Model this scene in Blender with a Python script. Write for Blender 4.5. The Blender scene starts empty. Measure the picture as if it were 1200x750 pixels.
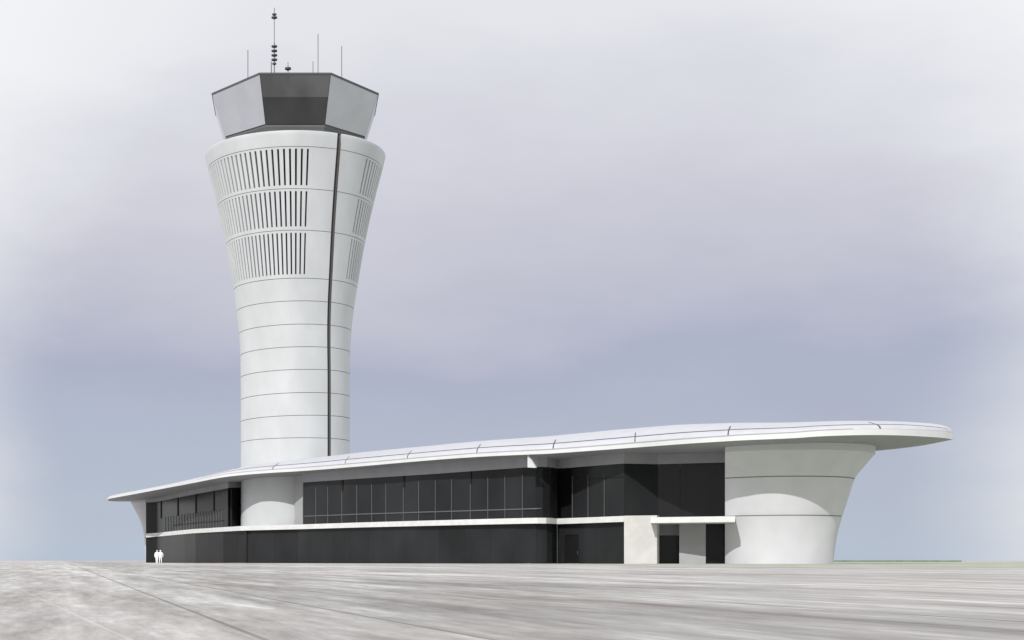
import bpy, bmesh, math, random
from mathutils import Vector
random.seed(7)
R = math.radians
scene = bpy.context.scene
col = scene.collection
F, HZ, EYE, PX = 1700.0, 657.0, 0.32, 346.0
SK = (600.0 - PX) / F

# ------------------------------------------------------------------ helpers
def pt(px, d):                       # plan position seen at picture column px, d metres away
    return Vector(((px - PX) / F * d, d))
def zz(y, d):                        # height seen at picture row y, d metres away
    return EYE + (HZ - y) * d / F
def obj(name, me, mat=None, parent=None, smooth=False, angle=35):
    if isinstance(me, bmesh.types.BMesh):
        m = bpy.data.meshes.new(name); me.to_mesh(m); me.free(); me = m
    o = bpy.data.objects.new(name, me); col.objects.link(o)
    mats = mat if isinstance(mat, (list, tuple)) else [mat]
    for k in mats:
        if k: me.materials.append(k)
    if smooth:
        for p in me.polygons: p.use_smooth = True
        me.set_sharp_from_angle(angle=R(angle))
    if parent:
        o.parent = parent
        o.matrix_parent_inverse.identity()
        o.location = -parent.location      # meshes are written in world metres
        p = parent.parent
        while p:                           # undo the chain of parents
            o.location = Vector((0, 0, 0)); p = None
    return o
def from_py(verts, faces, idx=None):
    me = bpy.data.meshes.new('m'); me.from_pydata([tuple(v) for v in verts], [], faces)
    if idx:
        for p, i in zip(me.polygons, idx): p.material_index = i
    bm = bmesh.new(); bm.from_mesh(me); bpy.data.meshes.remove(me)
    return bm
def fix(bm):
    bmesh.ops.recalc_face_normals(bm, faces=bm.faces); return bm
def thing(name, label, cat, loc, group=None):
    o = bpy.data.objects.new(name, None); col.objects.link(o); o.location = loc
    o.empty_display_size = 1
    o['label'] = label; o['category'] = cat
    if group: o['group'] = group
    return o
def prism(poly, z0, z1):             # closed plan polygon; z0/z1 scalars or lists
    n = len(poly)
    a = z0 if isinstance(z0, (list, tuple)) else [z0] * n
    b = z1 if isinstance(z1, (list, tuple)) else [z1] * n
    v = [(p[0], p[1], a[i]) for i, p in enumerate(poly)] + [(p[0], p[1], b[i]) for i, p in enumerate(poly)]
    f = [list(range(n))[::-1], list(range(n, 2 * n))] + [[i, (i + 1) % n, n + (i + 1) % n, n + i] for i in range(n)]
    return fix(from_py(v, f))
def bevel(bm, w, seg=2):
    bmesh.ops.bevel(bm, geom=bm.edges[:], offset=w, segments=seg, affect='EDGES', profile=0.6)
    return bm
def nrm(A, B):
    d = (B - A); return Vector((d.y, -d.x)).normalized()
def slab(A, B, z0, z1, th, out=0.0, z0b=None, z1b=None, bev=0):
    """upright panel from A to B (left to right as seen), front face moved out by `out`, th thick behind it"""
    n = nrm(A, B)
    a, b = A + n * out, B + n * out
    a2, b2 = a - n * th, b - n * th
    zb0 = z0 if z0b is None else z0b; zb1 = z1 if z1b is None else z1b
    bm = prism([a, b, b2, a2], [z0, zb0, zb0, z0], [z1, zb1, zb1, z1])
    if bev: bevel(bm, bev)
    return bm
def tube(bm, p, q, r, seg=8, r2=None):
    p, q = Vector(p), Vector(q); ax = (q - p).normalized()
    u = ax.orthogonal().normalized(); w = ax.cross(u)
    r2 = r if r2 is None else r2
    A = [bm.verts.new(p + (u * math.cos(t) + w * math.sin(t)) * r) for t in [2 * math.pi * k / seg for k in range(seg)]]
    B = [bm.verts.new(q + (u * math.cos(t) + w * math.sin(t)) * r2) for t in [2 * math.pi * k / seg for k in range(seg)]]
    for k in range(seg):
        bm.faces.new([A[k], A[(k + 1) % seg], B[(k + 1) % seg], B[k]])
    bm.faces.new(A[::-1]); bm.faces.new(B)
def lerp_tab(tab, x):
    if x <= tab[0][0]: return tab[0][1]
    for (x0, y0), (x1, y1) in zip(tab, tab[1:]):
        if x <= x1: return y0 + (y1 - y0) * (x - x0) / (x1 - x0)
    return tab[-1][1]
def hermite_tab(tab, x):             # smooth monotone-ish interpolation
    n = len(tab)
    if x <= tab[0][0]: return tab[0][1]
    if x >= tab[-1][0]: return tab[-1][1]
    def slope(i):
        if i == 0: return (tab[1][1] - tab[0][1]) / (tab[1][0] - tab[0][0])
        if i == n - 1: return (tab[-1][1] - tab[-2][1]) / (tab[-1][0] - tab[-2][0])
        return (tab[i + 1][1] - tab[i - 1][1]) / (tab[i + 1][0] - tab[i - 1][0])
    for i in range(n - 1):
        x0, y0 = tab[i]; x1, y1 = tab[i + 1]
        if x <= x1:
            h = x1 - x0; t = (x - x0) / h; m0, m1 = slope(i) * h, slope(i + 1) * h
            return (2*t**3-3*t**2+1)*y0 + (t**3-2*t**2+t)*m0 + (-2*t**3+3*t**2)*y1 + (t**3-t**2)*m1

# ---------------------------------------------------------------- materials
def mat(name):
    m = bpy.data.materials.new(name); m.use_nodes = True
    nt = m.node_tree
    return m, nt, nt.nodes['Principled BSDF']
def node(nt, t, **kw):
    n = nt.nodes.new(t)
    for k, v in kw.items(): setattr(n, k, v)
    return n
def noise_col(nt, bsdf, c0, c1, scale=(1, 1, 1), nscale=1.0, detail=4, lo=.35, hi=.65, rot=None, sock='Base Color'):
    tc = node(nt, 'ShaderNodeTexCoord'); mp = node(nt, 'ShaderNodeMapping')
    mp.inputs['Scale'].default_value = scale
    if rot: mp.inputs['Rotation'].default_value = rot
    nt.links.new(tc.outputs['Object'], mp.inputs['Vector'])
    nz = node(nt, 'ShaderNodeTexNoise'); nz.inputs['Scale'].default_value = nscale; nz.inputs['Detail'].default_value = detail
    nt.links.new(mp.outputs['Vector'], nz.inputs['Vector'])
    cr = node(nt, 'ShaderNodeValToRGB')
    cr.color_ramp.elements[0].position = lo; cr.color_ramp.elements[1].position = hi
    cr.color_ramp.elements[0].color = (*c0, 1); cr.color_ramp.elements[1].color = (*c1, 1)
    nt.links.new(nz.outputs['Fac'], cr.inputs['Fac'])
    if sock: nt.links.new(cr.outputs['Color'], bsdf.inputs[sock])
    return nz, cr, mp
def simple(name, c, rough=.5, spec=.5, metal=0, var=.04, nscale=.6, scale=(1, 1, 1), bump=0, bscale=6):
    m, nt, b = mat(name)
    b.inputs['Roughness'].default_value = rough; b.inputs['Specular IOR Level'].default_value = spec
    b.inputs['Metallic'].default_value = metal
    c0 = tuple(x * (1 - var) for x in c); c1 = tuple(min(1, x * (1 + var)) for x in c)
    noise_col(nt, b, c0, c1, scale, nscale, 5)
    if bump:
        nz = node(nt, 'ShaderNodeTexNoise'); nz.inputs['Scale'].default_value = bscale; nz.inputs['Detail'].default_value = 3
        tc = node(nt, 'ShaderNodeTexCoord'); nt.links.new(tc.outputs['Object'], nz.inputs['Vector'])
        bp = node(nt, 'ShaderNodeBump'); bp.inputs['Strength'].default_value = bump; bp.inputs['Distance'].default_value = .05
        nt.links.new(nz.outputs['Fac'], bp.inputs['Height']); nt.links.new(bp.outputs['Normal'], b.inputs['Normal'])
    return m
M = {}
M['shell'] = simple('white_metal_cladding', (.51, .525, .53), .45, .4, var=.05, nscale=.35, scale=(1, 1, .5), bump=.06, bscale=.5)
M['drum'] = simple('white_render', (.625, .625, .65), .6, .3, var=.035, nscale=.4, bump=.05, bscale=1)
M['roof'] = simple('white_roof_membrane', (.52, .52, .56), .5, .4, var=.03, nscale=.8, bump=.05, bscale=1.2)
M['fascia'] = simple('white_fascia_metal', (.64, .645, .645), .4, .45, var=.03)
M['soffit'] = simple('grey_soffit_panels', (.31, .315, .33), .6, .3, var=.05)
M['ledge'] = simple('pale_concrete_ledge', (.66, .66, .65), .6, .3, var=.06, nscale=1.2)
M['plaster'] = simple('warm_white_plaster', (.555, .54, .52), .8, .2, var=.06, nscale=.9, bump=.15)
M['greywall'] = simple('grey_plaster', (.38, .385, .39), .8, .2, var=.05)
M['joint'] = simple('dark_joint', (.09, .092, .095), .7, .2)
M['groove'] = simple('grey_groove', (.30, .30, .30), .7, .2)
M['mullion_dark'] = simple('dark_mullion', (.15, .153, .157), .5, .3)
M['shaftslot'] = simple('dark_channel_metal', (.04, .04, .04), .5, .3)
M['rail'] = simple('bronze_rail', (.085, .083, .08), .5, .4)
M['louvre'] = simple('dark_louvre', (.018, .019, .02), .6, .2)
M['cabroof'] = simple('cab_roof_grey', (.10, .10, .105), .6, .3)
M['plinth'] = simple('cab_plinth_grey', (.11, .11, .11), .6, .3)
M['antenna'] = simple('galvanised_antenna', (.16, .165, .17), .5, .4, metal=.3)
M['disc'] = simple('antenna_disc_grey', (.07, .07, .075), .5, .4)
M['mullion'] = simple('anodised_mullion', (.12, .123, .127), .5, .3, metal=.2)
M['post'] = simple('dark_window_post', (.02, .02, .021), .6, .2)
M['white'] = simple('white_clothing', (.86, .86, .86), .85, .1, var=.02)
def glass(name, c, rough=.12, spec=.5, ior=1.45):
    m, nt, b = mat(name); b.inputs['IOR'].default_value = ior
    b.inputs['Roughness'].default_value = rough; b.inputs['Specular IOR Level'].default_value = spec
    noise_col(nt, b, tuple(x * .8 for x in c), tuple(x * 1.2 for x in c), (1, 1, .6), .22, 3)
    return m
M['glass'] = [glass('dark_glass_' + w, (.021 * k, .0218 * k, .023 * k), .16, .4, 1.25)
              for w, k in (('plain', 1), ('smoky', .93), ('pale', 1.06))]
M['glasswing'] = [glass('dark_glass_wing_' + w, (.013 * k, .0134 * k, .014 * k), .22, .4, 1.2) for w, k in (('plain', 1), ('smoky', .85), ('pale', 1.15))]
M['glassshade'] = glass('dark_glass_shade_toned', (.012, .012, .0125), .2, .25)  # darker copy of the facade glass, recess shade put into its colour
M['glassdoor'] = glass('dark_glass_door', (.013, .013, .014), .2, .3)
M['cabglass'] = glass('cab_dark_glass', (.035, .035, .035), .12, .45)
M['cabband'] = glass('cab_upper_band', (.075, .076, .077), .4, .4)
M['cabpale'] = simple('cab_silver_glass', (.46, .475, .515), .28, .6, metal=.45, var=.04, nscale=.35, scale=(1, 1, .6))

# apron
def apron_material():
    m, nt, b = mat('apron_concrete'); L = nt.links.new
    b.inputs['Roughness'].default_value = .85; b.inputs['Specular IOR Level'].default_value = .15
    tc = node(nt, 'ShaderNodeTexCoord')
    rot = node(nt, 'ShaderNodeVectorRotate', rotation_type='Z_AXIS'); rot.inputs['Angle'].default_value = -math.atan(.31 - .1494)
    L(tc.outputs['Object'], rot.inputs['Vector'])
    def nz(scale, ns, det, rough=.55):
        mp = node(nt, 'ShaderNodeMapping'); mp.inputs['Scale'].default_value = scale
        L(rot.outputs['Vector'], mp.inputs['Vector'])
        n = node(nt, 'ShaderNodeTexNoise'); n.inputs['Scale'].default_value = ns
        n.inputs['Detail'].default_value = det; n.inputs['Roughness'].default_value = rough
        L(mp.outputs['Vector'], n.inputs['Vector']); return n
    streak = nz((1, .075, 1), 1.8, 8, .63)       # long dragged marks along the pour
    broad = nz((.35, .05, 1), .4, 6, .65)
    pink = nz((.5, .12, 1), 1.1, 3)
    grain = nz((1, .6, 1), 30, 3)
    patchy = nz((1, .16, 1), 7, 8, .75)
    cr = node(nt, 'ShaderNodeValToRGB'); e = cr.color_ramp.elements
    e[0].position = .40; e[0].color = (.25, .237, .225, 1); e[1].position = .60; e[1].color = (.78, .775, .765, 1)
    x = e.new(.5); x.color = (.465, .45, .437, 1)
    mx = node(nt, 'ShaderNodeMath', operation='MULTIPLY_ADD'); mx.inputs[1].default_value = .40
    L(streak.outputs['Fac'], mx.inputs[0])
    m2 = node(nt, 'ShaderNodeMath', operation='MULTIPLY'); m2.inputs[1].default_value = .35
    m3 = node(nt, 'ShaderNodeMath', operation='MULTIPLY_ADD'); m3.inputs[1].default_value = .25
    L(broad.outputs['Fac'], m2.inputs[0]); L(patchy.outputs['Fac'], m3.inputs[0]); L(m2.outputs[0], m3.inputs[2]); L(m3.outputs[0], mx.inputs[2])
    L(mx.outputs[0], cr.inputs['Fac'])
    pr = node(nt, 'ShaderNodeValToRGB'); pr.color_ramp.elements[0].position = .5; pr.color_ramp.elements[1].position = .7
    pr.color_ramp.elements[0].color = (1, 1, 1, 1); pr.color_ramp.elements[1].color = (1.0, .955, .945, 1)
    L(pink.outputs['Fac'], pr.inputs['Fac'])
    mul = node(nt, 'ShaderNodeMix', data_type='RGBA', blend_type='MULTIPLY'); mul.inputs[0].default_value = 1
    L(cr.outputs['Color'], mul.inputs[6]); L(pr.outputs['Color'], mul.inputs[7])
    # saw-cut joints along the pour
    sx = node(nt, 'ShaderNodeSeparateXYZ'); L(rot.outputs['Vector'], sx.inputs[0])
    wob = nz((.3, .05, 1), 1.0, 2)
    ad = node(nt, 'ShaderNodeMath', operation='MULTIPLY_ADD'); ad.inputs[1].default_value = .05
    L(wob.outputs['Fac'], ad.inputs[0]); L(sx.outputs['X'], ad.inputs[2])
    dv = node(nt, 'ShaderNodeMath', operation='MULTIPLY_ADD'); dv.inputs[1].default_value = 1 / 6.4; dv.inputs[2].default_value = 100
    L(ad.outputs[0], dv.inputs[0])
    fr = node(nt, 'ShaderNodeMath', operation='FRACT'); L(dv.outputs[0], fr.inputs[0])
    cuts = []
    for at_ in (.13, .2725, .78):
        cp = node(nt, 'ShaderNodeMath', operation='COMPARE'); cp.inputs[1].default_value = at_; cp.inputs[2].default_value = .0026
        L(fr.outputs[0], cp.inputs[0]); cuts.append(cp)
    s1 = node(nt, 'ShaderNodeMath', operation='ADD'); L(cuts[0].outputs[0], s1.inputs[0]); L(cuts[1].outputs[0], s1.inputs[1])
    lt = node(nt, 'ShaderNodeMath', operation='ADD', use_clamp=True); L(s1.outputs[0], lt.inputs[0]); L(cuts[2].outputs[0], lt.inputs[1])
    jm = nz((.4, .02, 1), .8, 1)
    jr = node(nt, 'ShaderNodeMapRange'); jr.inputs[1].default_value = .40; jr.inputs[2].default_value = .6; jr.inputs[3].default_value = .6; jr.inputs[4].default_value = 1
    L(jm.outputs['Fac'], jr.inputs[0])
    jj = node(nt, 'ShaderNodeMath', operation='MULTIPLY'); L(lt.outputs[0], jj.inputs[0]); L(jr.outputs[0], jj.inputs[1])
    tr = node(nt, 'ShaderNodeMath', operation='MULTIPLY_ADD'); tr.inputs[1].default_value = .1; tr.inputs[2].default_value = .1; L(ad.outputs[0], tr.inputs[0])
    st = node(nt, 'ShaderNodeValToRGB'); L(tr.outputs[0], st.inputs['Fac']); q = st.color_ramp.elements
    q[0].position = 0; q[0].color = (1, 1, 1, 1); q[1].position = 1; q[1].color = (.90, .90, .90, 1)
    for p_, c_ in ((.18, 1.0), (.19, .95), (.27, .93), (.28, .80), (.55, .80), (.8, .86)): x = q.new(p_); x.color = (c_, c_, c_, 1)
    tn = node(nt, 'ShaderNodeMix', data_type='RGBA', blend_type='MULTIPLY'); tn.inputs[0].default_value = 1; L(mul.outputs[2], tn.inputs[6]); L(st.outputs['Color'], tn.inputs[7])
    mj = node(nt, 'ShaderNodeMix', data_type='RGBA'); L(jj.outputs[0], mj.inputs[0]); L(tn.outputs[2], mj.inputs[6])
    mj.inputs[7].default_value = (.13, .125, .12, 1)
    # one pale sealed seam crossing the pour at a slight angle
    so_ = node(nt, 'ShaderNodeSeparateXYZ'); L(tc.outputs['Object'], so_.inputs[0])
    sv = node(nt, 'ShaderNodeMath', operation='MULTIPLY_ADD'); sv.inputs[1].default_value = .233; L(so_.outputs['Y'], sv.inputs[0]); L(so_.outputs['X'], sv.inputs[2])
    sc_ = node(nt, 'ShaderNodeMath', operation='COMPARE'); sc_.inputs[1].default_value = .70; sc_.inputs[2].default_value = .012; L(sv.outputs[0], sc_.inputs[0])
    sm = node(nt, 'ShaderNodeMath', operation='MULTIPLY'); sm.inputs[1].default_value = .22; L(sc_.outputs[0], sm.inputs[0])
    mk = node(nt, 'ShaderNodeMix', data_type='RGBA'); L(sm.outputs[0], mk.inputs[0]); L(mj.outputs[2], mk.inputs[6]); mk.inputs[7].default_value = (.72, .71, .70, 1)
    L(mk.outputs[2], b.inputs['Base Color'])
    bp = node(nt, 'ShaderNodeBump'); bp.inputs['Strength'].default_value = .12; bp.inputs['Distance'].default_value = .01
    L(grain.outputs['Fac'], bp.inputs['Height']); L(bp.outputs['Normal'], b.inputs['Normal'])
    return m
M['apron'] = apron_material()
M['grass'] = simple('dry_grass_verge', (.40, .42, .34), .95, .05, var=.2, nscale=.7, scale=(1, .3, 1))
M['hedge'] = simple('far_grass_bank', (.19, .235, .19), .95, .05, var=.2, nscale=.3)

# ---------------------------------------------------------------- setting
def sheet(name, poly, z, m):
    bm = from_py([(x + (SK * y if name != 'ground' else 0), y, z) for x, y in poly], [list(range(len(poly)))])
    o = obj(name, fix(bm), m)
    if o.data.polygons[0].normal.z < 0: o.data.flip_normals()
    o['kind'] = 'structure'
    return o
sheet('ground', [(-4000, -200), (4000, -200), (4000, 6000), (-4000, 6000)], 0, M['apron'])
sheet('grass_verge', [(-4, 144), (2, 118), (9, 94), (16, 80), (24, 71), (40, 66), (140, 62), (900, 60), (900, 420), (60, 330), (44, 160), (30, 144)], .004, M['grass'])

pb = [pt(880, 330), pt(1127, 330), pt(1127, 345), pt(880, 345)]
o = obj('grass_bank', bevel(prism(pb, -.2, .42), .12), M['hedge']); o['kind'] = 'structure'

# ---------------------------------------------------------------- control tower
TD = 199.5
TC = pt(346, TD)
ray = Vector((-TC.x, -TC.y)).normalized()            # tower axis -> viewpoint, theta = 0
side = Vector((-ray.y, ray.x))                        # positive theta, to the right
def tp(th, r, z):
    c = ray * math.cos(th) + side * math.sin(th)
    return Vector((TC.x + c.x * r, TC.y + c.y * r, z + (math.sin(th) * r * .03 * min(1, max(0, (z - 14) / 6)) * min(1, max(0, (46 - z) / 18)))))
PROF = [(0, 7.48), (16, 7.48), (26, 7.51), (28.5, 7.55), (31.7, 7.72), (35.1, 8.12), (38.1, 8.6), (44.0, 9.62), (49.3, 10.78), (54.2, 12.04), (54.9, 12.2)]
def RZ(z): return hermite_tab(PROF, z)
def zfront(y):
    z = 40.
    for _ in range(20): z = zz(y, TD - RZ(z))
    return z
tower = thing('control_tower', 'tall white flared airport control tower with dark angular cab and rooftop antennas', 'control tower', (TC.x, TC.y, 0))
GROOVES = [zfront(y) for y in (171.5, 221, 269.7, 326, 352.6, 379.9, 406.4, 433, 460.2, 486.8, 513)]
ROWS = [(zfront(217), zfront(174)), (zfront(265.3), zfront(223.7)), (zfront(321.3), zfront(272.7))]
SPINE = [(0, 37.6), (zfront(440), 37.5), (zfront(390), 36.3), (zfront(340), 34.2), (zfront(280), 31.9), (zfront(215), 29.6), (zfront(158), 28.0), (60, 27.6)]
SW = .33
SP_BOT = 11.0
slots = [8 - 3.78 * k for k in range(25)] + [53.3 + 3.78 * k for k in range(8)]
half = .66
def spine_th(z): return hermite_tab(SPINE, z)
cols_ = []       # (sort key, function of z -> degrees, is-slot-start, is-spine-start)
for s in slots:
    cols_.append((s - half, (lambda z, a=s - half: a), 'slot')); cols_.append((s + half, (lambda z, a=s + half: a), None))
lo_, hi_ = 10.5, 51.0
cols_.append((lo_, lambda z: lo_, None)); cols_.append((hi_, lambda z: hi_, None))
for k in range(1, 7):
    f = k / 7
    cols_.append((lo_ + f * (32 - lo_), (lambda z, f=f: lo_ + f * (spine_th(z) - math.degrees(SW / RZ(z)) - lo_)), None))
    cols_.append((34 + f * (hi_ - 34), (lambda z, f=f: spine_th(z) + math.degrees(SW / RZ(z)) + f * (hi_ - spine_th(z) - math.degrees(SW / RZ(z)))), None))
cols_.append((32, lambda z: spine_th(z) - math.degrees(SW / RZ(z)), 'spine'))
cols_.append((34, lambda z: spine_th(z) + math.degrees(SW / RZ(z)), None))
a = max(slots) + 4
while a < 360 + min(slots) - 3:
    cols_.append((a, (lambda z, a=a: a), None)); a += 4
cols_.sort(key=lambda c: c[0])
NCOL = len(cols_)
# levels: (z, radius, material of the band above, slot row of the band above)
zs = set([0, 4, 8, SP_BOT])
z = 12.
while z < 54.5: zs.add(round(z, 3)); z += .9
for g in GROOVES: zs = {q for q in zs if abs(q - g) > .15}
for b_, t_ in ROWS:
    zs = {q for q in zs if abs(q - b_) > .1 and abs(q - t_) > .1} | {b_, t_}
lev = [(q, RZ(q), 0) for q in zs if q < 54.5]
GH = .032
for g in GROOVES:
    lev += [(g - GH, RZ(g), 2), (g - GH + 1e-4, RZ(g) - .10, 2), (g + GH - 1e-4, RZ(g) - .10, 2), (g + GH, RZ(g), 0)]
lev.sort()
lev += [(54.9, 12.20, 0), (55.3, 12.30, 0), (55.65, 12.38, 0), (55.78, 12.37, 0), (55.87, 12.30, 0), (55.91, 12.15, 0), (55.92, 8.5, 0)]
verts, faces, fi = [], [], []
for (z, r, _) in lev:
    for c in cols_: verts.append(tp(R(c[1](z)), r, z))
def vid(i, j): return i * NCOL + (j % NCOL)
removed = set()
for i in range(len(lev) - 1):
    for j in range(NCOL):
        t = cols_[j][2]; z0, z1 = lev[i][0], lev[i + 1][0]
        if t == 'slot' and any(z0 >= b_ - 1e-3 and z1 <= t_ + 1e-3 for b_, t_ in ROWS): removed.add((i, j))
        elif t == 'spine' and z0 >= SP_BOT - 1e-3 and z0 < 55.9: removed.add((i, j))
inner = {}
def iv(i, j):
    k = (i, j % NCOL)
    if k not in inner:
        z, r, _ = lev[i]; inner[k] = len(verts); verts.append(tp(R(cols_[j % NCOL][1](z)), min(r, RZ(min(z, 54))) - (.2 if 31 < cols_[j % NCOL][0] < 35 else .45), z))
    return inner[k]
for i in range(len(lev) - 1):
    for j in range(NCOL):
        if (i, j) not in removed:
            faces.append([vid(i, j), vid(i, j + 1), vid(i + 1, j + 1), vid(i + 1, j)]); fi.append(1 if lev[i][2] == 2 else 0)
        else:
            for (ni, nj, a0, a1) in ((i, j - 1, (i, j), (i + 1, j)), (i, j + 1, (i, j + 1), (i + 1, j + 1)), (i - 1, j, (i, j), (i, j + 1)), (i + 1, j, (i + 1, j), (i + 1, j + 1))):
                if (ni, nj % NCOL) not in removed:
                    faces.append([vid(*a0), vid(*a1), iv(*a1), iv(*a0)]); fi.append(0)
bm = from_py(verts, faces, fi)
bmesh.ops.recalc_face_normals(bm, faces=bm.faces)
shaft = obj('shaft', bm, [M['shell'], M['joint']], tower, smooth=True, angle=28)
def patch(thf0, thf1, zlist, dr, th):
    """thin curved strip standing dr behind the shell, th thick"""
    v, f = [], []
    n = len(zlist)
    for lay in (0, th):
        for z in zlist:
            r = RZ(min(z, 54.5)) - dr - lay
            v.append(tp(R(thf0(z)), r, z)); v.append(tp(R(thf1(z)), r, z))
    for i in range(n - 1):
        f.append([2*i, 2*i+1, 2*i+3, 2*i+2]); o2 = 2 * n
        f.append([o2+2*i+2, o2+2*i+3, o2+2*i+1, o2+2*i])
        f.append([2*i, 2*i+2, o2+2*i+2, o2+2*i]); f.append([2*i+1, o2+2*i+1, o2+2*i+3, 2*i+3])
    f.append([0, 2*n, 2*n+1, 1]); f.append([2*n-2, 2*n-1, 4*n-1, 4*n-2])
    return fix(from_py(v, f))
for b_, t_ in ROWS:
    for s in slots:
        zl = [b_ - .1 + (t_ - b_ + .2) * k / 5 for k in range(6)]
        obj('louvre_slot', patch(lambda z, s=s: s - half - .35, lambda z, s=s: s + half + .35, zl, .36, .06), M['louvre'], tower)
zl = [SP_BOT + (55.8 - SP_BOT) * k / 60 for k in range(61)]
ch = obj('cable_channel', patch(lambda z: spine_th(z) - math.degrees(.4 / RZ(min(z, 54.5))), lambda z: spine_th(z) + math.degrees(.4 / RZ(min(z, 54.5))), zl, .18, .06), M['shaftslot'], tower, smooth=True)
zl = [SP_BOT + (55.7 - SP_BOT) * k / 40 for k in range(41)]
rl = obj('rail', patch(lambda z: spine_th(z) + math.degrees(.02 / RZ(z)), lambda z: spine_th(z) + math.degrees(.3 / RZ(z)), zl, .09, .09), M['rail'], ch, smooth=True)

# cab: octagon, one face square to the facade
CABROT = 0
def octa(ap, z):
    s = ap * math.tan(R(22.5)); out = []
    for k in range(8):
        th = R(22.5 + 45 * k) - CABROT; v_ = tp(th, ap / math.cos(R(22.5)), z); v_.z += (0.14 if k in (0, 7, 3, 4) else -.42) * max(0, min(1, (z - ZB) / 5.8)); out.append(v_)
    return out
def ring_solid(rings):
    n = len(rings[0]); v = [p for r in rings for p in r]; f = [list(range(n))[::-1], list(range((len(rings) - 1) * n, len(rings) * n))]
    for k in range(len(rings) - 1):
        for i in range(n): f.append([k*n+i, k*n+(i+1) % n, (k+1)*n+(i+1) % n, (k+1)*n+i])
    return fix(from_py(v, f))
ZB, ZT, AB, AT = 57.5, 63.3, 9.45, 11.14
obj('cab_plinth', ring_solid([octa(8.9, 55.9), octa(9.15, 56.9), octa(9.3, 57.2), octa(9.3, ZB)]), M['plinth'], tower)
cab = obj('cab', ring_solid([octa(AB - .12, ZB), octa(AT - .12, ZT)]), M['joint'], tower)
def oface(k, t0, t1, th, inset):
    """pane on cab face k between height fractions t0..t1"""
    def corner(t, which, dr):
        ap = AB + (AT - AB) * t - dr; z = ZB + (ZT - ZB) * t
        o = octa(ap, z); p, q = o[k], o[(k + 1) % 8]
        d = (q - p).normalized() * inset
        return p + d if which == 0 else q - d
    v = [corner(t0, 0, 0), corner(t0, 1, 0), corner(t1, 1, 0), corner(t1, 0, 0),
         corner(t0, 0, th), corner(t0, 1, th), corner(t1, 1, th), corner(t1, 0, th)]
    return fix(from_py(v, [[0,1,2,3],[7,6,5,4],[0,4,5,1],[1,5,6,2],[2,6,7,3],[3,7,4,0]]))
for k in range(8):            # face 7 looks at the viewpoint (between corners at -22.5 and +22.5 degrees)
    if k in (7, 3):
        o = obj('window', oface(k, .005, .545, .1, .04), M['cabglass'], tower); o['label'] = 'dark lower cab glazing'
        o = obj('window', oface(k, .548, .995, .1, .04), M['cabband'], tower); o['label'] = 'grey upper cab glazing'
    else:
        obj('window', oface(k, .005, .995, .1, .03), M['cabpale'], tower)
obj('cab_roof', ring_solid([octa(AT + .06, ZT), octa(AT + .12, ZT + .22), octa(AT - .1, ZT + .28)]), M['cabroof'], tower)
zr = ZT + .27
def roofpt_(px, d): p = pt(px, d); return (p.x, p.y)
# antennas
x, y = roofpt_(321.5, 196)
bm = bmesh.new(); tube(bm, (x, y, zr), (x, y, zz(50, 196)), .075); tube(bm, (x, y, zz(50, 196)), (x, y, zz(9, 196)), .05)
mast = obj('antenna_mast', bm, M['antenna'], tower)
for yy, wd in ((16.9, .30), (20.6, .40), (54.4, .40), (59.6, .40), (64.8, .40), (70, .40), (74.6, .28)):
    zc = zz(yy, 196); bm = bmesh.new()
    tube(bm, (x, y, zc - .22), (x, y, zc - .08), .1, 12, wd * .75); tube(bm, (x, y, zc - .08), (x, y, zc + .07), wd, 16); tube(bm, (x, y, zc + .07), (x, y, zc + .15), wd * .6, 12, .1)
    d_ = obj('antenna_disc', bm, M['disc'], mast)
for px, top, d, r in ((290.5, 58.5, 196, .055), (318, 72.5, 194, .07), (366.8, 72, 194, .05), (372.7, 40, 198, .055), (400.4, 54, 198, .055)):
    x, y = roofpt_(px, d); bm = bmesh.new()
    tube(bm, (x, y, zr), (x, y, zr + .5), r * 1.8); tube(bm, (x, y, zr + .5), (x, y, zz(top, d)), r)
    obj('whip_antenna', bm, M['antenna'], tower)
x, y = roofpt_(337.5, 193); zc = zz(80.4, 193); bm = bmesh.new(); tube(bm, (x, y, zr), (x, y, zz(73, 193)), .05)
st = obj('short_antenna', bm, M['antenna'], tower)
bm = bmesh.new(); tube(bm, (x, y, zc - .1), (x, y, zc + .1), .42, 16); tube(bm, (x, y, zc + .1), (x, y, zc + .25), .25, 12, .08); tube(bm, (x, y, zc - .3), (x, y, zc - .1), .08, 12, .3)
obj('antenna_disc', bm, M['disc'], st)

# ---------------------------------------------------------------- base building
bc = pt(600, 165)
base = thing('base_building', 'long low white building with curved overhanging roof and dark glass facade at the tower foot', 'building', (bc.x, bc.y, 0))
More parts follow.
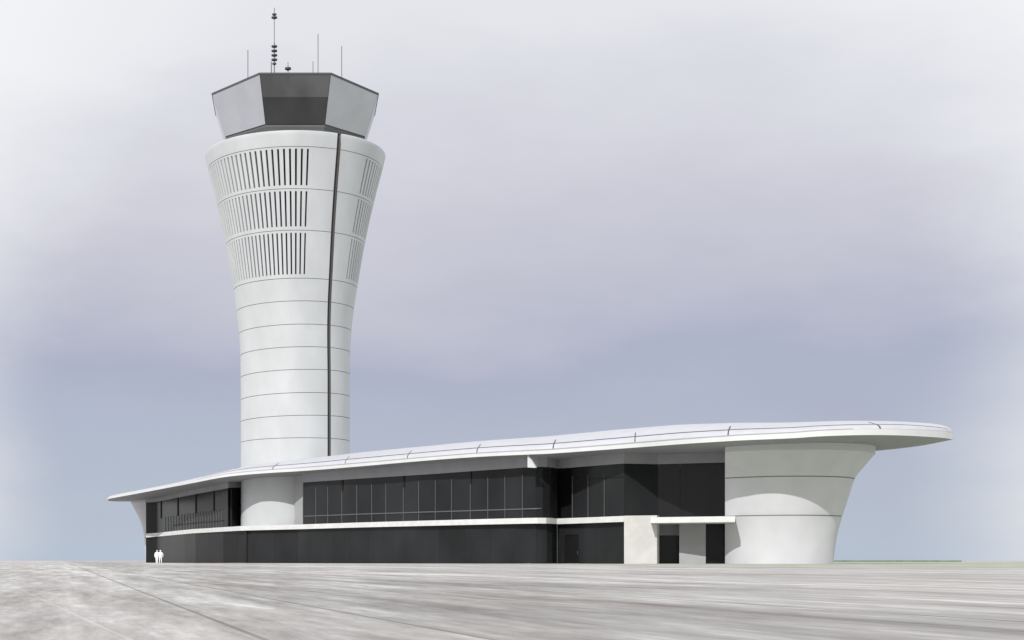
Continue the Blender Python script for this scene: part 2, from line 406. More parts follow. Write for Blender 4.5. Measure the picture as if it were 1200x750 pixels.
# --- roof outline (column, bottom row of the fascia, distance)
NEAR = [(127, 584.6, 225), (160, 578.5, 215.5), (197, 571.5, 205.5), (226, 566, 196.5), (257, 560, 190.7), (285, 556.6, 188.7), (316, 554.2, 186.5), (350, 552.2, 184.0), (385, 549.6, 178.4), (430, 545.8, 171.6), (500, 539.7, 163.4), (560, 535.4, 157.4), (620, 532.6, 152.8), (650, 531.2, 151),
        (733, 525.3, 146), (785, 521.4, 141), (820, 519, 138), (850, 517.2, 136.2), (870, 516, 135.3), (927, 513.6, 133.6), (960, 511.4, 132.7), (1000, 510.0, 132.2), (1031, 509.8, 132.4), (1060, 510.4, 133.5), (1087, 511.8, 135.8), (1108, 513.4, 139)]
near = [Vector((*pt(px, d), zz(y, d))) for px, y, d in NEAR]
tipR = Vector((*pt(1117, 143), zz(515.2, 143)))
FAR = [(-64.8, 233, 9.9), (-63.5, 240, 10.1), (-58, 245, 10.5), (-46, 240, 11.2), (-32, 227, 11.6), (-20, 213, 11.7), (-10, 200, 11.7), (0, 188, 11.7), (10, 178, 11.7), (20, 170, 11.7), (29, 165, 11.9), (36.5, 158, 12.0), (41.5, 150.5, 12.1)]
near_l = near + [tipR]
far_l = [near[0]] + [Vector((x_ + SK * y_, y_, z_)) for x_, y_, z_ in FAR] + [tipR]
def catmull(P, t):
    n = len(P) - 1; i = min(int(t), n - 1); f = t - i
    p1, p2 = P[i], P[i + 1]; p0 = P[i - 1] if i > 0 else p1 * 2 - p2; p3 = P[i + 2] if i + 2 <= n else p2 * 2 - p1
    return .5 * ((2 * p1) + (p2 - p0) * f + (2*p0 - 5*p1 + 4*p2 - p3) * f * f + (3*p1 - p0 - 3*p2 + p3) * f**3)
def resample(P, N):
    dense = [catmull(P, k / 40) for k in range(40 * (len(P) - 1) + 1)]
    L = [0]
    for a_, b_ in zip(dense, dense[1:]): L.append(L[-1] + (b_ - a_).length)
    out = []
    k = 0
    for i in range(N + 1):
        u = i / N
        u = u + .0  # even spacing; ends are refined below
        s = L[-1] * u
        while k < len(L) - 2 and L[k + 1] < s: k += 1
        f = (s - L[k]) / max(1e-9, L[k + 1] - L[k]); out.append(dense[k].lerp(dense[k + 1], f))
    return out
NU = 240
nearS, farS = resample(near_l, NU), resample(far_l, NU)
spineS = [(a_ + b_) / 2 for a_, b_ in zip(nearS, farS)]
GAIN = [(127, .16), (197, .32), (257, .56), (285, .78), (316, .85), (410, 1.0), (500, 1.0), (650, 1.06), (733, 1.12), (800, 1.1), (880, .95), (960, .78), (1031, .74), (1117, .74)]
FHT = [(127, .24), (257, .32), (350, .38), (500, .33), (800, .42), (930, .48), (1060, .58), (1117, .64)]
def fh(e): return lerp_tab(FHT, PX + F * e.x / e.y)
def gain(e): return lerp_tab(GAIN, PX + F * e.x / e.y)
RISE = [(0, .42), (.06, .44), (.22, .66), (.45, .84), (.8, .99), (1.25, 1.12), (2.4, 1.42), (4.4, 1.86), (7, 2.25), (10, 2.5), (13, 2.62), (40, 2.7)]
STEPS = [0, .06, .22, .45, .8, 1.25, 1.9, 2.8, 4.2, 6, 8, 10.2]
FH = .42
def roof_pt(edge, spine, s, dz=0, ge=None):
    d = spine - edge; W = max(1e-6, math.hypot(d.x, d.y)); k = min(1, W / 12.)
    kk = k ** .7
    f = min(1, s * k / W)
    p = edge.lerp(spine, f)
    g = gain(ge or edge) * k ** .45
    return Vector((p.x, p.y, edge.z * (1 - f) + spine.z * f + fh(ge or edge) + max(hermite_tab(RISE, s) - .42, 0) * g + dz))
def at_u(S, u):
    x = min(max(u, 0), 1) * NU; i = min(int(x), NU - 1); return S[i].lerp(S[i + 1], x - i)
rows = []
for i in range(NU + 1):
    r = [roof_pt(nearS[i], spineS[i], s) for s in STEPS[1:]]
    mid = roof_pt(nearS[i], spineS[i], 12.0)
    r2 = [roof_pt(farS[i], spineS[i], s, 0, nearS[i]) for s in STEPS[1:]][::-1]
    rows.append(r + [mid] + r2)
n = len(rows[0]); v = [p for r in rows for p in r]; f = []
for i in range(NU):
    for j in range(n - 1): f.append([i*n+j, i*n+j+1, (i+1)*n+j+1, (i+1)*n+j])
bm = from_py(v, f); bmesh.ops.remove_doubles(bm, verts=bm.verts, dist=.003); fix(bm)
roof = obj('roof', bm, M['roof'], base, smooth=True, angle=50)
if sum(p.normal.z * p.area for p in roof.data.polygons) < 0: roof.data.flip_normals()
# fascia: closed ring of box section
def fascia_h(i, S): return fh(nearS[i])
loop = [(nearS[i], spineS[i], fascia_h(i, nearS)) for i in range(NU + 1)] + [(farS[i], spineS[i], fascia_h(i, farS)) for i in range(NU - 1, 0, -1)]
v, f = [], []
m = len(loop)
for k, (p, sp, h) in enumerate(loop):
    q0, q1 = loop[(k - 2) % m][0], loop[(k + 2) % m][0]
    t = (q1 - q0); t.z = 0; t.normalize(); nin = Vector((-t.y, t.x, 0))     # near side runs left to right: inward = +y
    v += [p, p + Vector((0, 0, h)), p + nin * .22 + Vector((0, 0, h - .03)), p + nin * .22 + Vector((0, 0, .02))]
for k in range(m):
    k2 = (k + 1) % m
    for j in range(4): f.append([k*4+j, k*4+(j+1) % 4, k2*4+(j+1) % 4, k2*4+j])
obj('fascia', fix(from_py(v, f)), M['fascia'], base, smooth=True, angle=40)
# soffit: shallow hull sloping a little downwards to the inside
v, f = [], []
SS = [.15, 2, 4.5, 8]
def soff(e, sp, s):
    d = sp - e; W = max(1e-6, math.hypot(d.x, d.y)); k = min(1, W / 12.); fr = min(1, s * k / W)
    p = e.lerp(sp, fr); return Vector((p.x, p.y, e.z * (1 - fr) + sp.z * fr + .03 - .03 * s * k))
rows = [[soff(nearS[i], spineS[i], s) for s in SS] + [soff(farS[i], spineS[i], s) for s in SS[::-1]] for i in range(NU + 1)]
n = len(rows[0]); v = [p for r in rows for p in r]
for i in range(NU):
    for j in range(n - 1): f.append([i*n+j, (i+1)*n+j, (i+1)*n+j+1, i*n+j+1])
bm = from_py(v, f); bmesh.ops.remove_doubles(bm, verts=bm.verts, dist=.003); fix(bm)
so = obj('soffit', bm, M['soffit'], base, smooth=True)
if sum(p.normal.z * p.area for p in so.data.polygons) > 0: so.data.flip_normals()
# joints in the roof edge
def col_of(p): return PX + F * p.x / p.y
def find_u(px):
    lo, hi = 0., 1.
    for _ in range(40):
        m_ = (lo + hi) / 2
        if col_of(at_u(nearS, m_)) < px: lo = m_
        else: hi = m_
    return lo
def strip(pts0, pts1):
    v, f = [], []
    for a_, b_ in zip(pts0, pts1):
        v += [a_ + Vector((0, -.012, .012)), b_ + Vector((0, -.012, .012)), b_ - Vector((0, 0, .05)), a_ - Vector((0, 0, .05))]
    for i in range(len(pts0) - 1):
        for j in range(4): f.append([i*4+j, i*4+(j+1) % 4, i*4+4+(j+1) % 4, i*4+4+j])
    e = len(v); f += [[3, 2, 1, 0], [e-4, e-3, e-2, e-1]]
    return fix(from_py(v, f))
us = [find_u(235) + (find_u(1112) - find_u(235)) * k / 260 for k in range(261)]
obj('roof_joint', strip([roof_pt(at_u(nearS, u), at_u(spineS, u), 1.12) for u in us], [roof_pt(at_u(nearS, u), at_u(spineS, u), 1.42) for u in us]), M['joint'], base)
us2 = [find_u(230) + (find_u(1000) - find_u(230)) * k / 200 for k in range(201)]
obj('roof_joint', strip([roof_pt(at_u(nearS, u), at_u(spineS, u), .03) for u in us2], [roof_pt(at_u(nearS, u), at_u(spineS, u), .13) for u in us2]), M['groove'], base)
for px in (316, 401, 474, 555.5, 645, 741, 850, 1029):
    u = find_u(px + 3); du = .00045 if px < 900 else .0006
    sl = [.03, .1, .22, .35, .5, .7, .95, 1.2] + [1.7, 2.4, 3.2]
    off = [(-1 if px > 1000 else 1) * .0012 * s for s in sl]
    obj('roof_joint', strip([roof_pt(at_u(nearS, u + o_ - du), at_u(spineS, u + o_ - du), s) for s, o_ in zip(sl, off)], [roof_pt(at_u(nearS, u + o_ + du), at_u(spineS, u + o_ + du), s) for s, o_ in zip(sl, off)]), M['joint'], base)
p = pt(279.5, 199); 
q = pt(284, 197)
obj('roof_upstand', slab(pt(275, 196), pt(284, 194.5), 12.2, zz(548.6, 196), .8, z1b=zz(547.2, 194.5)), M['cabroof'], base)

# --- walls.  path: list of (column, distance) left to right
def P(path): return [pt(a_, d) for a_, d in path]
def on_path(path, px):
    pts = P(path); dirx = (px - PX) / F
    for A, B in zip(pts, pts[1:]):
        ca, cb = PX + F * A.x / A.y, PX + F * B.x / B.y
        if ca - 2e-2 <= px <= cb + 2e-2:
            d = B - A; den = d.x - dirx * d.y
            t = (dirx * A.y - A.x) / den
            return A + d * t
    return pts[0] if px < path[0][0] else pts[-1]
def offset_path(pts, dist):
    """shift a left-to-right plan path inwards (away from the viewpoint)"""
    out = []
    for i, p_ in enumerate(pts):
        ns = []
        if i > 0: ns.append(nrm(pts[i - 1], p_))
        if i < len(pts) - 1: ns.append(nrm(p_, pts[i + 1]))
        nn = sum(ns, Vector((0, 0))).normalized(); c = max(.5, nn.dot(ns[0]))
        out.append(p_ - nn * dist / c)
    return out
def band(pts, z0, z1, depth):
    """continuous closed band along pts; z0,z1 lists"""
    n = len(pts); back = offset_path(pts, depth)
    a_ = z0 if isinstance(z0, list) else [z0] * n; b_ = z1 if isinstance(z1, list) else [z1] * n
    v = []
    for i in range(n):
        p_, q_ = pts[i], back[i]
        v += [(p_.x, p_.y, a_[i]), (p_.x, p_.y, b_[i]), (q_.x, q_.y, b_[i]), (q_.x, q_.y, a_[i])]
    f = [[3, 2, 1, 0], [4*n-4, 4*n-3, 4*n-2, 4*n-1]]
    for i in range(n - 1):
        for j in range(4): f.append([i*4+j, i*4+(j+1) % 4, i*4+4+(j+1) % 4, i*4+4+j])
    return fix(from_py(v, f))
LEDGE = [(171, 231), (184, 228.5), (226, 209), (281, 193.5), (316, 189.5), (350, 186), (420, 176.3), (500, 166), (560, 160.2), (620, 155), (630, 154.5), (640, 154.6), (647, 155.4), (653, 157), (690, 152.9), (731, 148.9)]
lp = P(LEDGE)
lz = [zz(y, d) for (px, d), y in zip(LEDGE, (627.6, 626.6, 622.5, 619.2, 618.2, 617.4, 615.2, 613.1, 611.6, 610.2, 610.1, 610.1, 610.3, 610.9, 609.6, 608))]
obj('ledge', band(lp, [z - .30 for z in lz], [z + .30 for z in lz], 2.2), M['ledge'], base, smooth=True, angle=20)
def lz_at(px): return lerp_tab([(a_[0], z) for a_, z in zip(LEDGE, lz)], px)
# ground floor glazing, set back under the ledge
GF = [(px, d + .9) for px, d in LEDGE]
def gz(px): return lz_at(px) - .29
gcuts = [171, 184, 197, 217, 229.5, 246, 262, 289, 294.5, 322, 349, 389, 404, 432, 461, 489, 515, 545, 575, 600, 628, 636, 641, 647, 653]
tint = 0
for a_, b_ in zip(gcuts, gcuts[1:]):
    if (a_, b_) == (289, 294.5):
        obj('column', slab(on_path(GF, a_), on_path(GF, b_), 0, gz(a_), .3, -.12), M['post'], base); continue
    tint = (tint * 7 + int(a_)) % 3
    obj('window', slab(on_path(GF, a_), on_path(GF, b_ - .12), .02, gz(a_) + .01, .08, 0, z1b=gz(b_) + .01), M['glasswing' if b_ <= 289 else 'glass'][tint], base)
obj('kerb', band(offset_path(P(GF), .12)[:16], -.05, .05, .3), M['joint'], base)
# ground floor bay right of the corner, with the door
GR = [(653, 157.9), (731, 149.8)]
for a_, b_, t in ((653, 661.5, 0), (678.2, 700, 0), (700, 731, 2)):
    obj('window', slab(on_path(GR, a_), on_path(GR, b_ - .1), .02, gz(b_) + .02, .08), M['glass'][t], base)
obj('window', slab(on_path(GR, 661.5), on_path(GR, 678.1), zz(627, 155.5) + .03, gz(670) + .02, .08), M['glass'][0], base)
dr = obj('door', slab(on_path(GR, 661.2), on_path(GR, 678.5), .02, zz(627, 155.5) + .1, .07, -.09), M['glassdoor'], base)
obj('handle', slab(on_path(GR, 676.2), on_path(GR, 676.6), 1.0, 1.35, .04, -.05), M['joint'], dr)
# upper floor glazing
def ztop_left(px): return lerp_tab([(171, zz(589, 232.5)), (183, zz(588, 230)), (267, zz(573, 199.5)), (281, zz(571, 202))], px)
UA = [(171, 233), (184, 230.5), (226, 211), (267.5, 197.5), (281.5, 200.5)]
acuts = [171, 184, 189, 208.6, 229.6, 250.8, 267.4, 281.4]
for k, (a_, b_) in enumerate(zip(acuts, acuts[1:])):
    obj('window', slab(on_path(UA, a_ + .1), on_path(UA, b_) if b_ < 280 else pt(285, 201.6), lz_at(a_) + .2, ztop_left(a_), .08, 0, z1b=ztop_left(b_)), M['glasswing'][k % 3], base)
for px in (189, 208.6, 229.6, 250.8):
    A, B = on_path(UA, px - .38), on_path(UA, px + .38); zt = ztop_left(px)
    obj('post', slab(A, B, zt - (zt - lz_at(px)) * .52, zt, .1, .1), M['post'], base)
for k in range(22):
    px = 194 + k * 3.15
    if px > 263: break
    A, B = on_path(UA, px - .12), on_path(UA, px + .12)
    obj('mullion', slab(A, B, lz_at(px) + .25, lz_at(px) + .25 + (ztop_left(px) - lz_at(px)) * .46, .05, .05), M['mullion_dark'], base)
pts_ = [on_path(UA, q_) for q_ in (203, 226, 262)]
obj('transom', band(offset_path(pts_, -.09), [lz_at(q_) + 1.15 for q_ in (203, 226, 262)], [lz_at(q_) + 1.27 for q_ in (203, 226, 262)], .06), M['post'], base)
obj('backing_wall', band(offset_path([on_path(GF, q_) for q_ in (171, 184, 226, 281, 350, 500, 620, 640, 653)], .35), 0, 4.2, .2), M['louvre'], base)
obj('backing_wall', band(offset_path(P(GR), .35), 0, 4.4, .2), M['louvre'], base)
# pier beside the shaft
obj('pier', slab(pt(345.2, 191.6), pt(355, 189.5), lz_at(350) + .2, 11.9, 1.6), M['greywall'], base)
UM = [(355, 187.6), (420, 177.6), (500, 167.4), (560, 161.6), (620, 156.5), (630, 156), (640, 156.2), (647, 157), (653.4, 158.6)]
def ztm(px): return lerp_tab([(355, zz(565.5, 187.6)), (500, zz(556, 167.4)), (620, zz(547.6, 156.5)), (653.4, zz(548.8, 158.6)), (670, zz(548, 157)), (731, zz(543.2, 150)), (771, zz(544, 151.2)), (850, zz(541.9, 148.6))], px)
mull = [355.5, 370.5, 384.5, 401, 418.5, 436, 452.5, 473, 491, 510.5, 529.5, 551.5, 572, 592, 612.5]
mcuts = mull + [628, 636, 644, 653.4]
for k, (a_, b_) in enumerate(zip(mcuts, mcuts[1:])):
    obj('window', slab(on_path(UM, a_), on_path(UM, b_ - .05), lz_at(a_) + .2, ztm(a_), .08, 0, z1b=ztm(b_)), M['glass'][(k * 2) % 3 if k % 4 else 0], base)
for px in mull:
    A, B = on_path(UM, px - .25), on_path(UM, px + .25)
    obj('mullion', slab(A, B, lz_at(px) + .25, ztm(px) - .75, .08, .07), M['mullion'], base)
for px in (401, 473, 551.5):
    A, B = on_path(UM, px - 1.1), on_path(UM, px + 1.1)
    obj('post', slab(A, B, ztm(px) - 1.35, ztm(px) + .02, .12, .11), M['post'], base)
tq = [357, 420, 500, 560, 592, 620, 630, 634]
obj('transom', band(offset_path([on_path(UM, q_) for q_ in tq], -.09), [zz(y, on_path(UM, q_).y) - .06 for q_, y in zip(tq, (605, 602.6, 600, 598.2, 597.2, 596.3, 596, 595.9))], [zz(y, on_path(UM, q_).y) + .06 for q_, y in zip(tq, (605, 602.6, 600, 598.2, 597.2, 596.3, 596, 595.9))], .06), M['mullion'], base)
# upper floor right of the corner: recess, three bays, receding bay, wide dark bay
UR0 = [(653.4, 160.6), (670, 158.9)]
obj('window', slab(pt(653, 160.4), pt(671, 158.4), 4.7, 10.6, .08), M['glassshade'], base)  # shade of the notch is painted in by the darker glass
UR = [(670.5, 156.8), (731.3, 150.0), (771, 151.2)]
rc = [670.5, 689.4, 708.5, 731.3, 751, 771]
for k, (a_, b_) in enumerate(zip(rc, rc[1:])):
    obj('window', slab(on_path(UR, a_), on_path(UR, b_ - .05), 4.75, ztm(a_), .08, 0, z1b=ztm(b_)), M['glass'][k % 2], base)
for px in (671, 689.4, 708.5):
    A, B = on_path(UR, px - .25), on_path(UR, px + .25)
    obj('mullion', slab(A, B, 4.8, ztm(px) - .9, .08, .07), M['mullion'], base)
q2 = (671, 730.5)
obj('transom', slab(on_path(UR, q2[0]), on_path(UR, q2[1]), zz(563, 156.8) - .04, zz(563, 156.8) + .04, .06, .08, z0b=zz(558.5, 150) - .04, z1b=zz(558.5, 150) + .04), M['post'], base)
UD = [(771, 151.2), (852, 148.6)]
for a_, b_ in ((771, 797), (797, 804), (804, 852)):
    obj('window', slab(on_path(UD, a_), on_path(UD, b_ - .1), 4.6, ztm(a_), .08, 0 if b_ != 804 else -.06, z1b=ztm(min(b_, 850))), M['glassshade'], base)
# frieze over the upper glazing, up into the roof
def zsof(px, p_):
    return 11.45
FR = [(on_path(UA, q_), ztop_left(q_)) for q_ in (171, 184, 226, 267.4, 281.4)] + [(pt(320, 190.8), 10.2)] + [(on_path(UM, q_), ztm(q_)) for q_ in (355, 420, 500, 560, 620, 630, 640, 647, 653.4)] + [(on_path(UR, q_), ztm(q_)) for q_ in (671, 731.3, 771)] + [(on_path(UD, 852), ztm(850))]
fl = FR[:5]
obj('frieze', band(offset_path([p_ for p_, _ in fl], -.12), [z for _, z in fl], [10.25, 10.4, 11.1, 11.6, 11.7], .5), M['soffit'], base)
fl = FR[6:]
fp = [p_ for p_, _ in fl]
obj('frieze', band(offset_path(fp, -.12), [z for _, z in fl], [z + 1.45 for _, z in fl], .5), M['soffit'], base, smooth=True, angle=20)
# bracket under the roof edge at the corner
a_, b_, c_ = pt(618.2, 153.35), pt(627.5, 153.3), pt(618.6, 156.4)
v = []
for p_, q_ in ((a_, 11.6), (a_, zz(547.8, 153.4)), (b_, zz(548.2, 153.3)), (b_, zz(547.2, 153.3))):
    v.append((p_.x, p_.y, q_)); 
v += [(x_ + .15, y_ + .12, z_) for x_, y_, z_ in v]
obj('bracket', fix(from_py(v, [[0,1,2,3],[7,6,5,4],[0,4,5,1],[1,5,6,2],[2,6,7,3],[3,7,4,0]])), M['fascia'], base)
# white entrance wall, canopy and lobby
obj('entrance_wall', slab(pt(731.3, 148.3), pt(770, 147.0), -.02, lz[-1] + .30, 1.4, bev=.02), M['plaster'], base)
cz = zz(609.6, 145)
cf = [pt(762.5, 145.0), pt(861.5, 141.2), pt(861.5, 146.0), pt(852, 151), pt(763.5, 151.6)]
obj('canopy', bevel(prism(cf, cz - .29, cz + .29), .025), M['ledge'], base)
obj('lobby_wall', slab(pt(769, 151.2), pt(796.5, 150.6), zz(627.4, 151), cz - .25, .3), M['greywall'], base)
dz = zz(627.6, 151)
dr = obj('door', slab(pt(769.5, 151.4), pt(796, 150.9), .02, dz + .12, .1), M['glassdoor'], base); dr['label'] = 'wide dark lobby door'
obj('handle', slab(pt(783.2, 151), pt(783.8, 151), .9, 1.3, .04, .2), M['joint'], dr)
obj('lobby_wall', prism([pt(796, 148.4), pt(827, 147.8), pt(828, 151.5), pt(796.3, 151.5)], -.02, cz - .25), M['greywall'], base)
obj('window', slab(pt(826.8, 148.4), pt(853, 147.9), .02, cz - .27, .08), M['glassshade'], base)

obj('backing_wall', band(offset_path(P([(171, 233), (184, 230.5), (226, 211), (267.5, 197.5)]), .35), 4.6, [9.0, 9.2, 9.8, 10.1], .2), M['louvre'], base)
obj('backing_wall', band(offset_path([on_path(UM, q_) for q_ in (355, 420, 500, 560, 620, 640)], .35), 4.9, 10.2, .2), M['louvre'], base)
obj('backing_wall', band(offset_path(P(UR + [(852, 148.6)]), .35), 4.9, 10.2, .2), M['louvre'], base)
# --- flared end drums
def drum(name, cx, cd, prof, grooves, th0, th1, flat, cut=None):
    """flared round end; theta 0 faces the viewpoint, positive to the right"""
    c = pt(cx, cd); zs_ = []
    z = 0.
    while z < prof[-1][0] - 1e-6: zs_.append(z); z += .35
    zs_.append(prof[-1][0])
    zs_ = [q for q in zs_ if all(abs(q - g) > .12 for g in grooves)]
    lv = [(q, hermite_tab(prof, q), 0) for q in zs_]
    for g in grooves:
        r = hermite_tab(prof, g); lv += [(g - .05, r, 1), (g - .0499, r - .09, 1), (g + .0499, r - .09, 1), (g + .05, r, 0)]
    lv += [(prof[-1][0] + .02, prof[-1][1] + .10, 0), (12.2 if prof[-1][0] > 10.5 else prof[-1][0] + .6, prof[-1][1] + .10, 0)]
    lv.sort()
    N = 120; v, f, ix = [], [], []
    def pos(th, r, z): return Vector((c.x + math.sin(th) * r, c.y - math.cos(th) * (r - flat), z))
    for z, r, _ in lv:
        a0 = th0
        if cut is not None:                # start where the ring crosses the jamb plane
            a0 = R(0)
            for q in range(0, 1500):
                th = -R(q / 10.); p_ = pos(th, r, z)
                if PX + F * p_.x / p_.y < cut: break
                a0 = th
        for k in range(N + 1): v.append(pos(a0 + (th1 - a0) * k / N, r, z))
    for i in range(len(lv) - 1):
        for k in range(N): f.append([i*(N+1)+k, i*(N+1)+k+1, (i+1)*(N+1)+k+1, (i+1)*(N+1)+k]); ix.append(1 if lv[i][2] else 0)
    if cut is not None:                    # jamb wall closing the cut
        b0 = len(v)
        for z, r, _ in lv: q = pt(cut, cd + 4); v.append((q.x, q.y, z))
        for i in range(len(lv) - 1): f.append([i*(N+1), (i+1)*(N+1), b0+i+1, b0+i]); ix.append(0)
    bm = fix(from_py(v, f, ix))
    return obj(name, bm, [M['drum'], M['groove']], base, smooth=True, angle=28)
PR = [(0, 5.52), (2, 5.74), (3.6, 6.05), (4.88, 6.40), (6.8, 7.0), (8.7, 7.62), (9.9, 8.55), (10.9, 9.35)]
drum('flared_drum', 909, 148, PR, [4.75, 8.5], R(-100), R(185), 0, cut=849.6)
PL = [(0, 6.15), (2, 6.2), (4, 6.35), (6, 6.75), (7.5, 7.3), (9, 8.1), (9.7, 8.45)]
drum('flared_drum', 214.5, 238, PL, [4.1], R(-170), R(0), 3.6)

# ---------------------------------------------------------------- people
def person(label, px, d, height, stance, lean, arm_out):
    """standing figure, one skinned body, facing the viewpoint"""
    J, E, Rad = [], [], []
    def add(x, y, z, r, par=None):
        J.append((x, y, z)); Rad.append(r)
        if par is not None: E.append((par, len(J) - 1))
        return len(J) - 1
    pel = add(0, 0, .93, .135)
    wai = add(lean * .3, 0, 1.10, .125, pel); che = add(lean * .7, 0, 1.32, .15, wai); nb = add(lean, 0, 1.47, .075, che)
    nk = add(lean, -.01, 1.53, .055, nb); hd = add(lean, -.02, 1.62, .085, nk); hm = add(lean, -.02, 1.70, .09, hd); ht = add(lean, -.01, 1.755, .055, hm)
    add(lean, -.115, 1.63, .016, hd)                                   # nose
    add(lean - .09, 0, 1.63, .018, hd); add(lean + .09, 0, 1.63, .018, hd)   # ears
    for s in (-1, 1):
        h = add(s * .09, 0, .88, .10, pel); k = add(s * (.09 + stance * .5), -.02, .49, .065, h); an = add(s * (.09 + stance), .02, .09, .045, k)
        add(s * (.10 + stance), -.14, .035, .035, an)
        sh = add(s * .19 + lean, 0, 1.42, .07, che); el = add(s * (.25 + arm_out) + lean, .03, 1.14, .048, sh); wr = add(s * (.24 + arm_out * .8) + lean, -.06, .90, .032, el)
        pm = add(s * (.24 + arm_out * .8) + lean, -.07, .84, .036, wr)
        for q, (fy, ln) in enumerate(((-.035, .07), (-.012, .085), (.012, .08), (.034, .062))):
            a1 = add(J[pm][0], J[pm][1] + fy, J[pm][2] - ln * .5, .010, pm); add(J[a1][0] - s * .012, J[a1][1], J[a1][2] - ln * .5, .008, a1)
        add(J[wr][0] - s * .01, J[wr][1] - .055, J[wr][2] - .07, .011, wr)
    me = bpy.data.meshes.new('p'); me.from_pydata(J, E, [])
    o = bpy.data.objects.new('tmp', me); col.objects.link(o)
    o.modifiers.new('s', 'SKIN'); o.modifiers.new('d', 'SUBSURF').levels = 1
    for i, sv in enumerate(me.skin_vertices[0].data): sv.radius = (Rad[i], Rad[i] * (.8 if i in (0, 1, 2) else 1)); sv.use_root = (i == 0)
    dg = bpy.context.evaluated_depsgraph_get(); me2 = bpy.data.meshes.new_from_object(o.evaluated_get(dg))
    bpy.data.objects.remove(o)
    c = pt(px, d); s = height / 1.80
    zmin = min(v_.co.z for v_ in me2.vertices)
    root = thing('person', label, 'person', (c.x, c.y, 0), 'people standing by the left end of the building')
    me2.materials.clear()
    for v_ in me2.vertices: v_.co = Vector((v_.co.x * s * 1.12, v_.co.y * s, (v_.co.z - zmin) * s))
    b_ = obj('body', me2, M['white'], None, smooth=True, angle=80); b_.parent = root
    # loose jacket over the torso
    bm = bmesh.new(); N = 16; prev = None
    for z, rx, ry in ((.86, .20, .14), (1.05, .185, .135), (1.25, .215, .15), (1.40, .225, .135), (1.47, .13, .09)):
        ring = [bm.verts.new((lean * (z - .9) / .57 + rx * 1.12 * s * math.cos(2 * math.pi * k / N), ry * s * math.sin(2 * math.pi * k / N), (z - zmin) * s)) for k in range(N)]
        if prev:
            for k in range(N): bm.faces.new([prev[k], prev[(k + 1) % N], ring[(k + 1) % N], ring[k]])
        prev = ring
    j = obj('jacket', fix(bm), M['white'], None, smooth=True, angle=80); j.parent = root
    root.rotation_euler = (0, 0, math.atan2(c.x, -c.y) * 0)
    return root
person('white clad person standing on the left of the pair, feet close together', 183.8, 172, 1.62, -.035, .03, .03)
person('white clad person standing on the right of the pair, legs slightly apart', 188.0, 172, 1.64, .03, 0, .05)

# ---------------------------------------------------------------- light and sky
EL, AZ = R(31.8), R(25)
sd = Vector((-math.sin(AZ) * math.cos(EL), -math.cos(AZ) * math.cos(EL), math.sin(EL)))   # towards the sun
ld = bpy.data.lights.new('sun', 'SUN'); ld.energy = 3.0; ld.angle = R(.5); ld.color = (1, .982, .96)
lo = bpy.data.objects.new('sun', ld); col.objects.link(lo); lo.rotation_euler = (-sd).to_track_quat('-Z', 'Y').to_euler(); lo.location = (-60, -60, 120)
w = bpy.data.worlds.new('World'); scene.world = w; w.use_nodes = True
nt = w.node_tree; L = nt.links.new
bg = nt.nodes['Background']; bg.inputs['Strength'].default_value = .1
sky = node(nt, 'ShaderNodeTexSky', sky_type='NISHITA'); sky.sun_disc = False; sky.sun_elevation = EL; sky.sun_rotation = math.atan2(sd.x, sd.y) % (2 * math.pi)
tc = node(nt, 'ShaderNodeTexCoord'); sx = node(nt, 'ShaderNodeSeparateXYZ'); L(tc.outputs['Generated'], sx.inputs[0])
mp = node(nt, 'ShaderNodeMapping'); mp.inputs['Scale'].default_value = (1, 1, 2.6); L(tc.outputs['Generated'], mp.inputs['Vector'])
nz = node(nt, 'ShaderNodeTexNoise'); nz.inputs['Scale'].default_value = 3.2; nz.inputs['Detail'].default_value = 9; nz.inputs['Roughness'].default_value = .58; L(mp.outputs[0], nz.inputs['Vector'])
# height in the sky, disturbed by cloud
md = node(nt, 'ShaderNodeMath', operation='MULTIPLY_ADD'); md.inputs[1].default_value = .16; L(nz.outputs['Fac'], md.inputs[0])
sb = node(nt, 'ShaderNodeMath', operation='ADD'); sb.inputs[1].default_value = -.08; L(sx.outputs['Z'], md.inputs[2]); L(md.outputs[0], sb.inputs[0])
cr = node(nt, 'ShaderNodeValToRGB'); L(sb.outputs[0], cr.inputs['Fac'])
def lin(r, g, b_): return tuple(((c / 255 + .055) / 1.055) ** 2.4 for c in (r, g, b_)) + (1,)
stops = [(0, lin(184, 196, 213)), (.05, lin(179, 188, 206)), (.125, lin(174, 178, 198)), (.17, lin(192, 192, 207)), (.23, lin(207, 206, 216)), (.29, lin(222, 222, 229)), (.34, lin(233, 234, 238)), (.6, lin(236, 237, 240))]
e = cr.color_ramp.elements
e[0].position, e[0].color = stops[0]; e[1].position, e[1].color = stops[-1]
for p_, c in stops[1:-1]: x = e.new(p_); x.color = c
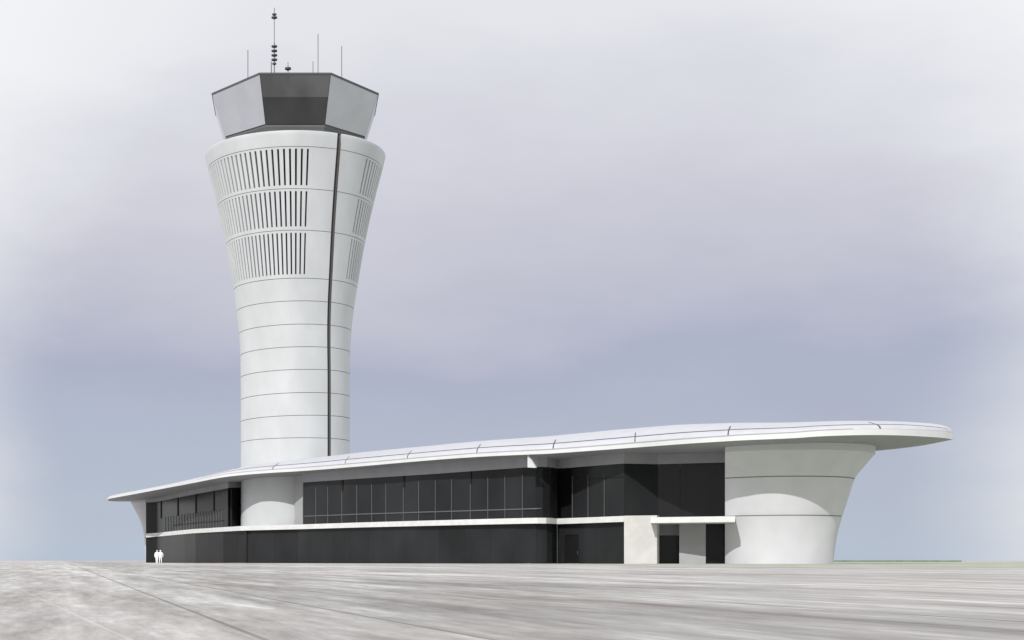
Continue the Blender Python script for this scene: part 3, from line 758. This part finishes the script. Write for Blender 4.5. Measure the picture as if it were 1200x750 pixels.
# brighter cloud towards both sides
ab = node(nt, 'ShaderNodeMath', operation='ABSOLUTE'); xc = node(nt, 'ShaderNodeMath', operation='SUBTRACT'); xc.inputs[1].default_value = .12; L(sx.outputs['X'], xc.inputs[0])
zc_ = node(nt, 'ShaderNodeMath', operation='SUBTRACT'); zc_.inputs[1].default_value = .10; L(sx.outputs['Z'], zc_.inputs[0])
zp_ = node(nt, 'ShaderNodeMath', operation='MAXIMUM'); zp_.inputs[1].default_value = 0; L(zc_.outputs[0], zp_.inputs[0])
cb = node(nt, 'ShaderNodeCombineXYZ'); L(xc.outputs[0], cb.inputs[0]); L(zp_.outputs[0], cb.inputs[1])
ln = node(nt, 'ShaderNodeVectorMath', operation='LENGTH'); L(cb.outputs[0], ln.inputs[0]); L(ln.outputs['Value'], ab.inputs[0])
a2 = node(nt, 'ShaderNodeMath', operation='MULTIPLY_ADD'); a2.inputs[1].default_value = .10; L(nz.outputs['Fac'], a2.inputs[0]); L(ab.outputs[0], a2.inputs[2])
mr = node(nt, 'ShaderNodeMapRange', interpolation_type='SMOOTHSTEP'); L(a2.outputs[0], mr.inputs[0])
mr.inputs[1].default_value = .315; mr.inputs[2].default_value = .47; mr.inputs[3].default_value = 0; mr.inputs[4].default_value = .97
m1 = node(nt, 'ShaderNodeMix', data_type='RGBA'); L(mr.outputs[0], m1.inputs[0]); L(cr.outputs['Color'], m1.inputs[6]); m1.inputs[7].default_value = lin(248, 249, 251)
sc10 = node(nt, 'ShaderNodeMix', data_type='RGBA', blend_type='MULTIPLY'); sc10.inputs[0].default_value = 1; L(m1.outputs[2], sc10.inputs[6]); sc10.inputs[7].default_value = (10, 10, 10, 1)
mx = node(nt, 'ShaderNodeMix', data_type='RGBA'); mx.inputs[0].default_value = .93; L(sky.outputs[0], mx.inputs[6]); L(sc10.outputs[2], mx.inputs[7])
L(mx.outputs[2], bg.inputs['Color'])

# ---------------------------------------------------------------- camera
cd_ = bpy.data.cameras.new('camera'); cam = bpy.data.objects.new('camera', cd_); col.objects.link(cam)
cam.location = (0, 0, EYE); cam.rotation_euler = (R(90), 0, 0)
cd_.sensor_fit = 'HORIZONTAL'; cd_.sensor_width = 36; cd_.lens = 36 * F / 1200; cd_.shift_y = (HZ - 375) / 1200; cd_.shift_x = (600 - PX) / 1200
cd_.clip_start = .05; cd_.clip_end = 12000
scene.camera = cam
vs = scene.view_settings; vs.view_transform = 'Standard'; vs.look = 'None'; vs.exposure = 0; vs.gamma = 1
scene.render.resolution_x, scene.render.resolution_y = 1024, 640
